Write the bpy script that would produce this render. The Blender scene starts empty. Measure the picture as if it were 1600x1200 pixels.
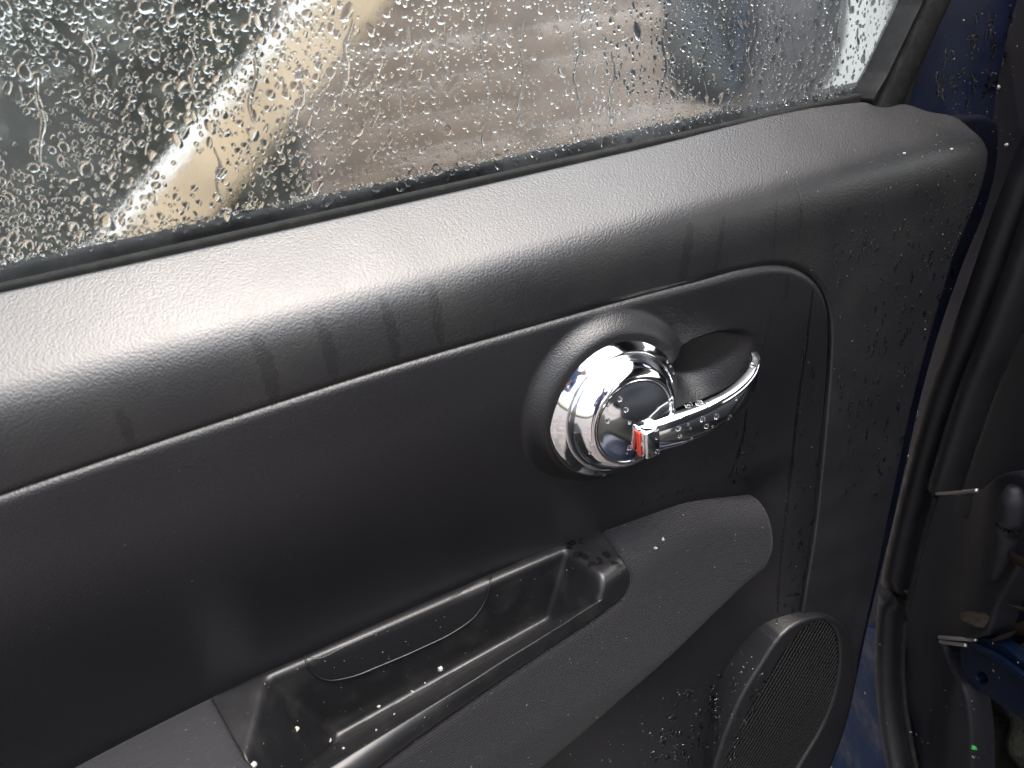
import bpy, math, random
import numpy as np
from mathutils import Vector, Matrix
from mathutils.geometry import delaunay_2d_cdt

# ------------------------------------------------------------------ camera
H = 0.80                                   # height of the door handle above the ground
SC = bpy.context.scene
F = 1200.0                                 # focal length in pixels of the 1600 x 1200 photograph
_X = np.array([3000, 1000, -1200.0]); _X /= np.linalg.norm(_X)
_Z = np.array([-300, 2340, 1200.0]); _Z /= np.linalg.norm(_Z)
_Y = np.cross(_Z, _X)
R = np.stack([_X, _Y, _Z])                 # door axes (x along door, y outwards, z up) in camera axes


def ray(px, py):
    px = np.asarray(px, float); py = np.asarray(py, float)
    d = np.stack([(px - 800) / F, (600 - py) / F, -np.ones_like(px)], -1)
    return d @ R.T


_r0 = ray(948, 632); _r0 = _r0 / np.linalg.norm(_r0)
CAM = -0.45 * _r0

cam_d = bpy.data.cameras.new('camera')
cam_d.sensor_width = 36; cam_d.lens = 27.0
cam_d.clip_start = 0.01; cam_d.clip_end = 400
cam_d.dof.use_dof = True; cam_d.dof.focus_distance = 0.52; cam_d.dof.aperture_fstop = 13.0
cam_o = bpy.data.objects.new('camera', cam_d)
SC.collection.objects.link(cam_o)
m3 = Matrix([list(R[i]) for i in range(3)])
cam_o.matrix_world = Matrix.Translation(Vector((CAM[0], CAM[1], CAM[2] + H))) @ m3.to_4x4()
SC.camera = cam_o

# ------------------------------------------------------------------ light
SUN_EL, SUN_AZ = math.radians(77), math.radians(160)     # azimuth from +y (north) clockwise, towards +x
w = bpy.data.worlds.new('World'); SC.world = w; w.use_nodes = True
nt = w.node_tree; nt.nodes.clear()
sky = nt.nodes.new('ShaderNodeTexSky'); sky.sky_type = 'NISHITA'; sky.sun_disc = False
sky.sun_elevation = SUN_EL; sky.sun_rotation = SUN_AZ
sky.air_density = 1.6; sky.dust_density = 6.0; sky.ozone_density = 0.6
hs = nt.nodes.new('ShaderNodeHueSaturation'); hs.inputs['Saturation'].default_value = 0.55
bg = nt.nodes.new('ShaderNodeBackground'); bg.inputs['Strength'].default_value = 0.15
wo = nt.nodes.new('ShaderNodeOutputWorld')
nt.links.new(sky.outputs[0], hs.inputs['Color']); nt.links.new(hs.outputs[0], bg.inputs['Color'])
nt.links.new(bg.outputs[0], wo.inputs['Surface'])
sl = bpy.data.lights.new('sun', 'SUN'); sl.energy = 0.5; sl.angle = math.radians(70); sl.color = (.97, .98, 1)
so = bpy.data.objects.new('sun', sl); SC.collection.objects.link(so)
sd = Vector((math.sin(SUN_AZ) * math.cos(SUN_EL), math.cos(SUN_AZ) * math.cos(SUN_EL), math.sin(SUN_EL)))
so.rotation_euler = sd.to_track_quat('Z', 'Y').to_euler()
SC.view_settings.view_transform = 'Standard'; SC.view_settings.look = 'None'
SC.view_settings.gamma = 1.0; SC.view_settings.use_curve_mapping = False
SC.view_settings.exposure = 2.38
SC.cycles.use_denoising = True
SC.cycles.max_bounces = 12; SC.cycles.transparent_max_bounces = 16; SC.cycles.transmission_bounces = 12
SC.cycles.caustics_reflective = False; SC.cycles.caustics_refractive = False
SC.cycles.sample_clamp_indirect = 6.0

rng = np.random.default_rng(7)
random.seed(7)
S2 = math.sqrt(0.5)


# ------------------------------------------------------------------ materials
def mat(name, base=(.02, .02, .022), rough=.5, metal=0., spec=.5, coat=0., sheen=0., trans=0., ior=1.5,
        bump=None, rvar=None, cvar=None, alpha=1.):
    """bump: list of (kind, scale, strength, distance[, stretch]); rvar: (scale, lo, hi); cvar: (scale, colour2, amount lo, hi)"""
    m = bpy.data.materials.new(name); m.use_nodes = True
    n = m.node_tree.nodes; L = m.node_tree.links
    b = n['Principled BSDF']
    b.inputs['Base Color'].default_value = (*base, 1); b.inputs['Roughness'].default_value = rough
    b.inputs['Metallic'].default_value = metal; b.inputs['Specular IOR Level'].default_value = spec
    b.inputs['Coat Weight'].default_value = coat; b.inputs['Coat Roughness'].default_value = .03
    b.inputs['Sheen Weight'].default_value = sheen; b.inputs['Transmission Weight'].default_value = trans
    b.inputs['IOR'].default_value = ior; b.inputs['Alpha'].default_value = alpha
    tc = n.new('ShaderNodeTexCoord')

    def coords(stretch):
        if not stretch:
            return tc.outputs['Object']
        if stretch == 'V':
            dt = n.new('ShaderNodeVectorMath'); dt.operation = 'DOT_PRODUCT'; dt.inputs[1].default_value = (.06, -S2, -S2)
            L.new(tc.outputs['Object'], dt.inputs[0]); cb = n.new('ShaderNodeCombineXYZ'); L.new(dt.outputs['Value'], cb.inputs[0]); return cb.outputs[0]
        mp = n.new('ShaderNodeMapping'); mp.inputs['Scale'].default_value = stretch[:3]
        if len(stretch) > 3:
            mp.inputs['Rotation'].default_value = stretch[3]
        L.new(tc.outputs['Object'], mp.inputs['Vector']); return mp.outputs[0]
    prev = None
    for bb in (bump or []):
        kind, sc, st, dist = bb[:4]; stretch = bb[4] if len(bb) > 4 else None
        if kind == 'voronoi':
            t = n.new('ShaderNodeTexVoronoi'); t.feature = 'SMOOTH_F1'; t.inputs['Smoothness'].default_value = .35
            t.inputs['Scale'].default_value = sc; out = t.outputs['Distance']; inv = True
        elif kind == 'wave':
            t = n.new('ShaderNodeTexWave'); t.inputs['Scale'].default_value = sc; out = t.outputs['Fac']; inv = False
            t.inputs['Distortion'].default_value = 0.; t.bands_direction = 'X'
        else:
            t = n.new('ShaderNodeTexNoise'); t.inputs['Scale'].default_value = sc; t.inputs['Detail'].default_value = 4
            out = t.outputs['Fac']; inv = False
        L.new(coords(stretch), t.inputs['Vector'])
        bm = n.new('ShaderNodeBump'); bm.invert = inv
        bm.inputs['Strength'].default_value = st; bm.inputs['Distance'].default_value = dist
        L.new(out, bm.inputs['Height'])
        if prev is not None:
            L.new(prev, bm.inputs['Normal'])
        prev = bm.outputs[0]
    if prev is not None:
        L.new(prev, b.inputs['Normal'])
    if rvar:
        t = n.new('ShaderNodeTexNoise'); t.inputs['Scale'].default_value = rvar[0]; t.inputs['Detail'].default_value = 5
        L.new(coords(rvar[3] if len(rvar) > 3 else None), t.inputs['Vector'])
        r = n.new('ShaderNodeMapRange'); r.inputs['From Min'].default_value = .3; r.inputs['From Max'].default_value = .7
        r.inputs['To Min'].default_value = rvar[1]; r.inputs['To Max'].default_value = rvar[2]
        L.new(t.outputs['Fac'], r.inputs['Value']); L.new(r.outputs[0], b.inputs['Roughness'])
    if cvar:
        t = n.new('ShaderNodeTexNoise'); t.inputs['Scale'].default_value = cvar[0]; t.inputs['Detail'].default_value = 6
        L.new(coords(cvar[4] if len(cvar) > 4 else None), t.inputs['Vector'])
        r = n.new('ShaderNodeMapRange'); r.inputs['From Min'].default_value = cvar[2]; r.inputs['From Max'].default_value = cvar[3]
        L.new(t.outputs['Fac'], r.inputs['Value'])
        mx = n.new('ShaderNodeMix'); mx.data_type = 'RGBA'
        mx.inputs[6].default_value = (*base, 1); mx.inputs[7].default_value = (*cvar[1], 1)
        L.new(r.outputs[0], mx.inputs[0]); L.new(mx.outputs[2], b.inputs['Base Color'])
    return m


GRAIN = [('voronoi', 900, .6, .00021)]
M = {}
M['trim'] = mat('grained_plastic', (.0064, .0063, .0078), .44, spec=.65, bump=GRAIN, rvar=(14, .36, .44), cvar=(30, (.012, .012, .012), .45, .8))
M['insert'] = mat('grained_insert', (.0058, .0056, .0070), .38, bump=[('voronoi', 1050, .6, .00024)], rvar=(12, .35, .44))
M['cup'] = mat('smooth_plastic', (.0050, .0050, .0060), .42, spec=.5, bump=[('noise', 2500, .1, .0001)], rvar=(40, .36, .48), cvar=(60, (.014, .0135, .014), .5, .75))
M['grille'] = mat('grille_plastic', (.004, .004, .0045), .2)
M['cover'] = mat('cover_plastic', (.0065, .0065, .0075), .42, bump=[('noise', 2500, .1, .0001)])
M['fabric'] = mat('ribbed_fabric', (.0118, .0115, .0136), .9, sheen=.03, spec=.25,
                  bump=[('wave', 230, .5, .0004, 'V'), ('noise', 1800, .5, .0004)],
                  cvar=(900, (.0185, .018, .021), .5, .8))
M['chrome'] = mat('chrome', (.80, .81, .84), .05, metal=1., rvar=(90, .03, .10), bump=[('noise', 60, .03, .0004)])
M['red'] = mat('red_mark', (.42, .03, .012), .4)
M['navy'] = mat('navy_paint', (.0022, .0045, .017), .35, coat=.5, spec=.4, rvar=(30, .25, .5), cvar=(35, (.004, .005, .010), .5, .8))
M['bracket_paint'] = mat('dirty_navy_paint', (.0012, .0042, .0135), .5, spec=.12, cvar=(50, (.004, .0065, .013), .5, .75))
M['pillar_paint'] = mat('dull_navy_paint', (.0016, .0024, .0075), .45, spec=.18, coat=.12, rvar=(30, .35, .6), cvar=(35, (.004, .0045, .008), .5, .8))
M['sill_paint'] = mat('blue_paint', (.0016, .0090, .027), .42, coat=.03, spec=.12, rvar=(60, .2, .5), cvar=(50, (.008, .013, .028), .5, .75))
M['rubber'] = mat('black_rubber', (.004, .0042, .004), .85, spec=.2, bump=[('noise', 600, .3, .0004)], cvar=(120, (.012, .012, .010), .5, .75))
M['channel'] = mat('window_channel_rubber', (.0045, .0045, .0048), .75, spec=.2, bump=[('noise', 900, .4, .0005)], rvar=(200, .45, .75), cvar=(160, (.012, .012, .0118), .5, .8))
M['seal'] = mat('weatherstrip_rubber', (.0075, .0073, .0092), .5, spec=.32, bump=[('noise', 500, .2, .0004)], rvar=(60, .4, .6))
M['kick'] = mat('kick_plastic', (.0048, .0049, .0070), .6, spec=.25, bump=[('noise', 900, .3, .0003)], cvar=(25, (.0085, .0085, .0100), .5, .8))
M['dark'] = mat('dark_liner', (.003, .003, .0035), .9)
M['steel'] = mat('worn_steel', (.42, .41, .40), .35, metal=1., rvar=(300, .25, .6))
M['chip'] = mat('pale_chipped_paint', (.42, .42, .43), .6, cvar=(300, (.1, .09, .09), .45, .65))
M['brownfloor'] = mat('soiled_carpet', (.012, .012, .008), .95, bump=[('noise', 300, .8, .003)], cvar=(90, (.028, .023, .014), .45, .75))
M['crumb'] = mat('white_crumb', (.30, .295, .29), .6, bump=[('noise', 2000, .5, .0003)])
M['dust'] = mat('grey_dust', (.12, .118, .11), .8)
M['green'] = mat('green_plastic', (.04, .30, .07), .4)
M['leaf'] = mat('dry_leaf', (.018, .0125, .009), .9, spec=.1, cvar=(300, (.009, .0065, .005), .4, .7))
M['grit'] = mat('pale_grit', (.35, .33, .28), .8)
M['plank'] = mat('tan_timber', (.30, .235, .155), .75, bump=[('noise', 30, .4, .004, (20, 1, 1))], cvar=(9, (.20, .155, .10), .4, .7))
M['white'] = mat('white_edging', (.52, .52, .51), .6)
M['slat'] = mat('weathered_slat', (.125, .094, .072), .8, cvar=(14, (.065, .048, .038), .4, .7))
M['pale'] = mat('pale_render', (.34, .355, .35), .85, cvar=(3, (.27, .285, .285), .4, .7))
M['ground'] = mat('wet_gravel', (.105, .085, .072), .8, rvar=(1.5, .5, .9), bump=[('noise', 40, .6, .01)], cvar=(4, (.05, .046, .045), .42, .62))
M['tyre'] = mat('tyre_black', (.018, .018, .02), .8, bump=[('noise', 60, .5, .01)])
M['hedge'] = mat('dark_foliage', (.02, .026, .02), .7, cvar=(12, (.05, .06, .045), .4, .7))
M['seatcloth'] = mat('seat_cloth', (.03, .03, .033), .9, bump=[('noise', 400, .3, .001)])
M['hivis'] = mat('pale_yellow_cloth', (.62, .62, .30), .8)
M['coat'] = mat('blue_coat', (.045, .06, .11), .85, bump=[('noise', 25, .6, .02)])
M['trouser'] = mat('grey_trousers', (.16, .13, .12), .85, bump=[('noise', 25, .5, .015)])
M['skin'] = mat('skin', (.45, .25, .18), .5)


def water_mat():
    m = bpy.data.materials.new('water'); m.use_nodes = True
    n = m.node_tree.nodes; L = m.node_tree.links; n.clear()
    g = n.new('ShaderNodeBsdfGlass'); g.inputs['IOR'].default_value = 1.33; g.inputs['Roughness'].default_value = 0.0
    o = n.new('ShaderNodeOutputMaterial'); L.new(g.outputs[0], o.inputs['Surface'])
    return m


def glass_mat():
    """a wet, slightly fogged pane: mostly clear, a soft smeared share, a thin pale film of condensation and a Fresnel reflection"""
    m = bpy.data.materials.new('fogged_glass'); m.use_nodes = True
    n = m.node_tree.nodes; L = m.node_tree.links; n.clear()
    tr = n.new('ShaderNodeBsdfTransparent'); tr.inputs[0].default_value = (.90, .94, .92, 1)
    rf = n.new('ShaderNodeBsdfRefraction'); rf.inputs['IOR'].default_value = 1.06; rf.inputs['Roughness'].default_value = .42
    rf.inputs[0].default_value = (.92, .95, .93, 1)
    tl = n.new('ShaderNodeBsdfTranslucent'); tl.inputs[0].default_value = (.85, .88, .88, 1)
    df = n.new('ShaderNodeBsdfDiffuse'); df.inputs[0].default_value = (.7, .72, .72, 1)
    gl = n.new('ShaderNodeBsdfGlossy'); gl.inputs['Roughness'].default_value = .03
    tc = n.new('ShaderNodeTexCoord')
    mp = n.new('ShaderNodeMapping'); mp.inputs['Scale'].default_value = (1, 1, .35)
    L.new(tc.outputs['Object'], mp.inputs['Vector'])
    nz = n.new('ShaderNodeTexNoise'); nz.inputs['Scale'].default_value = 22; nz.inputs['Detail'].default_value = 6
    L.new(mp.outputs[0], nz.inputs['Vector'])
    r = n.new('ShaderNodeMapRange'); r.inputs['From Min'].default_value = .35; r.inputs['From Max'].default_value = .7
    r.inputs['To Min'].default_value = .012; r.inputs['To Max'].default_value = .10
    L.new(nz.outputs['Fac'], r.inputs['Value'])
    sx = n.new('ShaderNodeSeparateXYZ'); L.new(tc.outputs['Object'], sx.inputs[0])
    gx = n.new('ShaderNodeMapRange'); gx.interpolation_type = 'SMOOTHSTEP'; gx.inputs['From Min'].default_value = .02; gx.inputs['From Max'].default_value = .28
    gx.inputs['To Min'].default_value = 0.; gx.inputs['To Max'].default_value = .12; L.new(sx.outputs[0], gx.inputs['Value'])
    fa = n.new('ShaderNodeMath'); fa.operation = 'ADD'; L.new(r.outputs[0], fa.inputs[0]); L.new(gx.outputs[0], fa.inputs[1])
    nb = n.new('ShaderNodeTexNoise'); nb.inputs['Scale'].default_value = 160; nb.inputs['Detail'].default_value = 3
    L.new(tc.outputs['Object'], nb.inputs['Vector'])
    bm = n.new('ShaderNodeBump'); bm.inputs['Strength'].default_value = .5; bm.inputs['Distance'].default_value = .0015
    L.new(nb.outputs['Fac'], bm.inputs['Height']); L.new(bm.outputs[0], rf.inputs['Normal'])
    a = n.new('ShaderNodeMixShader'); a.inputs[0].default_value = .88
    L.new(tr.outputs[0], a.inputs[1]); L.new(rf.outputs[0], a.inputs[2])
    fog = n.new('ShaderNodeMixShader'); fog.inputs[0].default_value = .5
    L.new(tl.outputs[0], fog.inputs[1]); L.new(df.outputs[0], fog.inputs[2])
    c = n.new('ShaderNodeMixShader'); L.new(fa.outputs[0], c.inputs[0]); L.new(a.outputs[0], c.inputs[1]); L.new(fog.outputs[0], c.inputs[2])
    fr = n.new('ShaderNodeFresnel'); fr.inputs[0].default_value = 1.3
    d = n.new('ShaderNodeMixShader'); L.new(fr.outputs[0], d.inputs[0]); L.new(c.outputs[0], d.inputs[1]); L.new(gl.outputs[0], d.inputs[2])
    o = n.new('ShaderNodeOutputMaterial'); L.new(d.outputs[0], o.inputs['Surface'])
    return m


M['water'] = water_mat(); M['glass'] = glass_mat()


# ------------------------------------------------------------------ objects
def obj(name, verts, faces, m, parent=None, smooth=True, label=None, cat=None, group=None, kind=None):
    v = np.array(verts, float).reshape(-1, 3).copy(); v[:, 2] += H
    me = bpy.data.meshes.new(name); me.from_pydata(v.tolist(), [], [list(map(int, f)) for f in faces]); me.update()
    if smooth:
        me.polygons.foreach_set('use_smooth', np.ones(len(me.polygons), bool))
    me.materials.append(M[m] if isinstance(m, str) else m)
    o = bpy.data.objects.new(name, me); SC.collection.objects.link(o)
    if parent is not None:
        o.parent = parent; o.matrix_parent_inverse = parent_world(parent).inverted()
    tag(o, label, cat, group, kind)
    return o


def parent_world(p):
    mw = Matrix.Translation(p.location)
    if p.parent:
        mw = parent_world(p.parent) @ p.matrix_parent_inverse @ mw
    return mw


def tag(o, label=None, cat=None, group=None, kind=None):
    for k, v in (('label', label), ('category', cat), ('group', group), ('kind', kind)):
        if v:
            o[k] = v
    return o


def empty(name, loc, label, cat, group=None):
    o = bpy.data.objects.new(name, None); o.location = (loc[0], loc[1], loc[2] + H); o.empty_display_size = .05
    SC.collection.objects.link(o); return tag(o, label, cat, group)


def sstep(a, b, x):
    t = np.clip((x - a) / (b - a), 0, 1); return t * t * (3 - 2 * t)


def smin(a, b, k):
    h = np.clip(.5 + .5 * (b - a) / k, 0, 1); return b + (a - b) * h - k * h * (1 - h)


def smax(a, b, k):
    return -smin(-a, -b, k)


class Frame:
    """a plane frame (u, v, w): u, v span the patch, w points towards the viewer"""
    def __init__(s, o, U, V, W):
        s.o = np.array(o, float); s.A = np.stack([np.array(U, float), np.array(V, float), np.array(W, float)])

    def to(s, p):
        return (np.asarray(p) - s.o) @ s.A.T

    def back(s, q):
        return np.asarray(q) @ s.A + s.o


FA = Frame((0, 0, 0), (1, 0, 0), (0, 0, 1), (0, -1, 0))                     # door face
FB = Frame((0, 0, 0), (1, 0, 0), (0, -S2, -S2), (0, -S2, S2))               # 45 degrees from above
HN = np.array([.372, .060, 0]); _a = math.radians(20)
FC = Frame(HN, (math.sin(_a) * -1, -math.cos(_a), 0), (0, 0, 1), (-math.cos(_a), math.sin(_a), 0))   # body side


def hit(px, py, fr, h, t0=.18, t1=1.6):
    """where the pixels' rays first meet the surface w = h(u, v); returns (u, v)"""
    d = ray(px, py).reshape(-1, 3)
    ts = np.linspace(t0, t1, 260)
    pts = CAM + d[:, None, :] * ts[None, :, None]
    q = fr.to(pts); g = q[..., 2] - h(q[..., 0], q[..., 1])
    neg = g < 0; neg[:, -1] = True
    i = np.maximum(neg.argmax(1), 1)
    a = ts[i - 1]; b = ts[i]
    for _ in range(22):
        m = (a + b) / 2
        q = fr.to(CAM + d * m[:, None]); g = q[:, 2] - h(q[:, 0], q[:, 1])
        a = np.where(g > 0, m, a); b = np.where(g > 0, b, m)
    q = fr.to(CAM + d * ((a + b) / 2)[:, None])
    return q[:, :2]


def P(px, py, y):
    d = ray(px, py); t = (y - CAM[1]) / d[..., 1]
    return CAM + d * np.asarray(t)[..., None] if np.ndim(t) else CAM + d * t


def spline(pts, n=8, closed=False):
    p = np.array(pts, float)
    if closed:
        q = np.vstack([p[-1], p, p[0], p[1]])
    else:
        q = np.vstack([2 * p[0] - p[1], p, 2 * p[-1] - p[-2]])
    out = []
    for i in range(1, len(q) - 2):
        p0, p1, p2, p3 = q[i - 1:i + 3]
        # cardinal tangents limited by the shorter neighbour, so that uneven spacing does not overshoot
        l1 = np.linalg.norm(p1 - p0) + 1e-9; l2 = np.linalg.norm(p2 - p1) + 1e-9; l3 = np.linalg.norm(p3 - p2) + 1e-9
        m1 = l2 * ((p1 - p0) / l1 * l2 + (p2 - p1) / l2 * l1) / (l1 + l2)
        m2 = l2 * ((p2 - p1) / l2 * l3 + (p3 - p2) / l3 * l2) / (l2 + l3)
        for k in range(n):
            t = k / n
            out.append((2 * t**3 - 3 * t**2 + 1) * p1 + (t**3 - 2 * t**2 + t) * m1 + (-2 * t**3 + 3 * t**2) * p2 + (t**3 - t**2) * m2)
    if not closed:
        out.append(q[-2])
    return np.array(out)


def resample(p, step, closed=True):
    q = np.vstack([p, p[:1]]) if closed else p
    s = np.r_[0, np.cumsum(np.linalg.norm(np.diff(q, axis=0), axis=1))]
    n = max(3, int(s[-1] / step))
    t = np.linspace(0, s[-1], n, endpoint=not closed)
    return np.stack([np.interp(t, s, q[:, i]) for i in range(q.shape[1])], 1)


def seg_dist(p, loop):
    a = loop; b = np.roll(loop, -1, 0); d = b - a; L2 = (d**2).sum(1) + 1e-18
    out = np.empty(len(p))
    for i in range(0, len(p), 4000):
        q = p[i:i + 4000]
        t = np.clip(((q[:, None, :] - a) * d).sum(-1) / L2, 0, 1)
        out[i:i + 4000] = np.sqrt((((a + t[..., None] * d) - q[:, None, :])**2).sum(-1).min(1))
    return out


def inside(p, loop):
    a = loop; b = np.roll(loop, -1, 0); c = np.zeros(len(p), bool)
    for i in range(len(a)):
        y0, y1 = a[i, 1], b[i, 1]
        if y0 == y1:
            continue
        cr = ((p[:, 1] < y0) != (p[:, 1] < y1))
        xi = a[i, 0] + (p[:, 1] - y0) * (b[i, 0] - a[i, 0]) / (y1 - y0)
        c ^= cr & (p[:, 0] < xi)
    return c


def patch(name, fr, h, loop, m, parent, step=.004, rnd=.002, skirt=.006, holes=(), fine=None, lift=0., estep=None, extra=None, skip=None, **kw):
    """a moulded skin over the loop: w = h(u, v) + lift, its edges rolled over with radius rnd and turned back by skirt"""
    es = estep or max(step * .45, .0012)
    loops = [resample(np.array(l), es) for l in [loop, *holes]]
    allp = np.vstack(loops)
    lo, hi = loops[0].min(0), loops[0].max(0)
    gx, gy = np.meshgrid(np.arange(lo[0], hi[0], step), np.arange(lo[1], hi[1], step))
    gx = gx + (np.arange(gx.shape[0]) % 2)[:, None] * step * .5
    pts = [np.stack([gx.ravel(), gy.ravel()], 1)]
    if fine:
        (x0, x1, y0, y1, st) = fine
        k = ~((pts[0][:, 0] > x0) & (pts[0][:, 0] < x1) & (pts[0][:, 1] > y0) & (pts[0][:, 1] < y1)); pts[0] = pts[0][k]
        fx, fy = np.meshgrid(np.arange(x0, x1, st), np.arange(y0, y1, st)); fx = fx + (np.arange(fx.shape[0]) % 2)[:, None] * st * .5
        pts.append(np.stack([fx.ravel(), fy.ravel()], 1))
    g = np.vstack(pts)
    if skip is not None:
        g = g[~skip(g)]
    if extra is not None:
        g = np.vstack([g, extra])

    def inreg(p):
        k = inside(p, loops[0])
        for l in loops[1:]:
            k &= ~inside(p, l)
        return k

    def dist(p):
        return np.min([seg_dist(p, l) for l in loops], axis=0)
    g = g[inreg(g)]; g = g[dist(g) > max(rnd * 1.15, es * .6)]
    rings = []
    if rnd > 0:
        for l in loops:
            tan = np.roll(l, -1, 0) - np.roll(l, 1, 0); tan /= np.linalg.norm(tan, axis=1)[:, None] + 1e-12
            nn = np.stack([-tan[:, 1], tan[:, 0]], 1)
            for fct in (.08, .25, .5, .8, 1.1):
                for sg in (1, -1):
                    q = l + nn * sg * rnd * fct
                    q = q[inreg(q)]
                    if len(q):
                        q = q[dist(q) > rnd * fct * .9]
                    if len(q):
                        rings.append(q)
    free = np.vstack([g, *rings]) if rings else g
    V2 = np.vstack([allp, free]); E = []; k = 0
    for l in loops:
        E += [(k + i, k + (i + 1) % len(l)) for i in range(len(l))]; k += len(l)
    r = delaunay_2d_cdt([Vector(p) for p in V2], E, [], 0, 1e-7)
    vv = np.array([tuple(p) for p in r[0]]); ff = np.array([tuple(f) for f in r[2]])
    cen = vv[ff].mean(1); ff = ff[inreg(cen)]
    # consistent winding
    a, b, c = vv[ff[:, 0]], vv[ff[:, 1]], vv[ff[:, 2]]
    cr = (b[:, 0] - a[:, 0]) * (c[:, 1] - a[:, 1]) - (b[:, 1] - a[:, 1]) * (c[:, 0] - a[:, 0])
    hand = np.sign(np.dot(np.cross(fr.A[0], fr.A[1]), fr.A[2]))
    fl = (cr * hand) < 0; ff[fl] = ff[fl][:, ::-1]
    d = dist(vv)
    wv = h(vv[:, 0], vv[:, 1]) + lift
    if rnd > 0:
        t = np.clip(rnd - d, 0, rnd); wv = wv - (rnd - np.sqrt(np.maximum(rnd * rnd - t * t, 0)))
    q = np.stack([vv[:, 0], vv[:, 1], wv], 1)
    faces = [tuple(f) for f in ff]
    if skirt > 0:
        cnt = {}
        for f in faces:
            for i in range(3):
                e = (f[i], f[(i + 1) % 3]); cnt[e] = 1
        bd = [e for e in cnt if (e[1], e[0]) not in cnt]
        ids = {}
        ext = []
        for e in bd:
            for i in e:
                if i not in ids:
                    ids[i] = len(q) + len(ext); ext.append(q[i] - np.array([0, 0, skirt]))
        q = np.vstack([q, np.array(ext)])
        faces += [(e[1], e[0], ids[e[0]], ids[e[1]]) for e in bd]
    return obj(name, fr.back(q), faces, m, parent, **kw)


def pxloop(pts, fr, h, n=6, **k):
    p = spline(pts, n, True); return hit(p[:, 0], p[:, 1], fr, h, **k)


def sweep(name, path, sect, m, parent, up=(0, 0, 1), caps=True, **kw):
    """path: (n,3); sect: list of closed 2D sections, one per path point or one for all; axes: side, up"""
    path = np.array(path, float); n = len(path)
    T = np.gradient(path, axis=0); T /= np.linalg.norm(T, axis=1)[:, None]
    up = np.array(up, float)
    vs, fs = [], []
    sects = sect if isinstance(sect, list) else [sect] * n
    k = len(sects[0])
    for i in range(n):
        s = np.cross(T[i], up); s /= np.linalg.norm(s); u = np.cross(s, T[i])
        for a, b in sects[i]:
            vs.append(path[i] + s * a + u * b)
    for i in range(n - 1):
        for j in range(k):
            fs.append((i * k + j, i * k + (j + 1) % k, (i + 1) * k + (j + 1) % k, (i + 1) * k + j))
    if caps:
        fs.append(tuple(range(k))[::-1]); fs.append(tuple((n - 1) * k + j for j in range(k)))
    return obj(name, vs, fs, m, parent, **kw)


def circ(r, n=14, ry=None, e=1.0):
    a = np.linspace(0, 2 * math.pi, n, endpoint=False)
    c, s = np.cos(a), np.sin(a)
    return np.stack([r * np.sign(c) * np.abs(c)**e, (ry or r) * np.sign(s) * np.abs(s)**e], 1)


def box(lo, hi):
    x0, y0, z0 = lo; x1, y1, z1 = hi
    v = [(x0, y0, z0), (x1, y0, z0), (x1, y1, z0), (x0, y1, z0), (x0, y0, z1), (x1, y0, z1), (x1, y1, z1), (x0, y1, z1)]
    f = [(0, 3, 2, 1), (4, 5, 6, 7), (0, 1, 5, 4), (1, 2, 6, 5), (2, 3, 7, 6), (3, 0, 4, 7)]
    return np.array(v, float), f


def rbox(name, lo, hi, r, m, parent, xf=None, **kw):
    """rounded box by a bevelled bmesh"""
    import bmesh
    v, f = box(lo, hi); bm = bmesh.new(); vs = [bm.verts.new(p) for p in v]
    for q in f:
        bm.faces.new([vs[i] for i in q])
    bmesh.ops.bevel(bm, geom=bm.edges[:], offset=r, segments=4, profile=.5, affect='EDGES')
    bm.verts.ensure_lookup_table(); bm.verts.index_update()
    vv = np.array([tuple(p.co) for p in bm.verts]); ff = [[q.index for q in p.verts] for p in bm.faces]; bm.free()
    if xf is not None:
        vv = xf(vv)
    return obj(name, vv, ff, m, parent, **kw)


# ================================================================== the door
car = empty('car', (.45, 0, -.80), 'dark blue car with its door open, black trim panel, chrome handle and rain-covered window', 'car')
door = body = car

XR = -.62                                  # rear end of the door
# ---- upper trim: ledge, shoulder and the strip in front of the insert
_prof = spline([(.062, .1415), (.0465, .1305), (.030, .1190), (.016, .1085), (.0075, .1010), (.0025, .0925), (0, .080), (0, .06), (0, .03), (0, 0), (0, -.1), (0, -.3), (0, -.6)], 10)
_pv = (-_prof[:, 0] - _prof[:, 1]) * S2; _pw = (-_prof[:, 0] + _prof[:, 1]) * S2
_o = np.argsort(_pv); _pv, _pw = _pv[_o], _pw[_o]


def h_trim(u, v):
    w_ = np.interp(v, _pv, _pw)
    back = .004 * sstep(.20, .34, u)            # the hinge end curves away a little
    return w_ - back * sstep(-.09, -.02, v) * S2


belt = [(-160, 491), (0, 455), (350, 378), (700, 300), (1000, 231), (1335, 159), (1352, 158), (1372, 165), (1390, 165), (1408, 161), (1450, 172), (1498, 184), (1518, 200), (1537, 218), (1545, 236), (1544, 252)]
redge = [(1532, 300), (1512, 350), (1490, 405), (1470, 470), (1447, 550), (1424, 640), (1404, 735), (1388, 810), (1372, 890), (1357, 960), (1344, 1020), (1336, 1070), (1322, 1130), (1296, 1200), (1255, 1300)]
gap_o = [(1195, 1300), (1215, 1200), (1232, 1090), (1250, 985), (1262, 910), (1275, 830), (1286, 730), (1295, 630), (1300, 560), (1301, 515), (1297, 480), (1286, 450), (1267, 427), (1240, 414), (1210, 411), (1170, 416), (1100, 434), (1000, 460), (800, 516), (600, 574), (400, 638), (200, 704), (0, 772), (-160, 829)]
gap_i = [(x - (3.5 if y > 480 else 1.5) * (1 if x > 1150 else 0), y + (3.8 if x < 1280 else 1.0)) for x, y in gap_o]
_p = spline(belt + redge, 5); _q = spline(gap_o, 5)
L_trim = np.vstack([hit(_p[:, 0], _p[:, 1], FB, h_trim), hit(_q[:, 0], _q[:, 1], FB, h_trim)])
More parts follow.
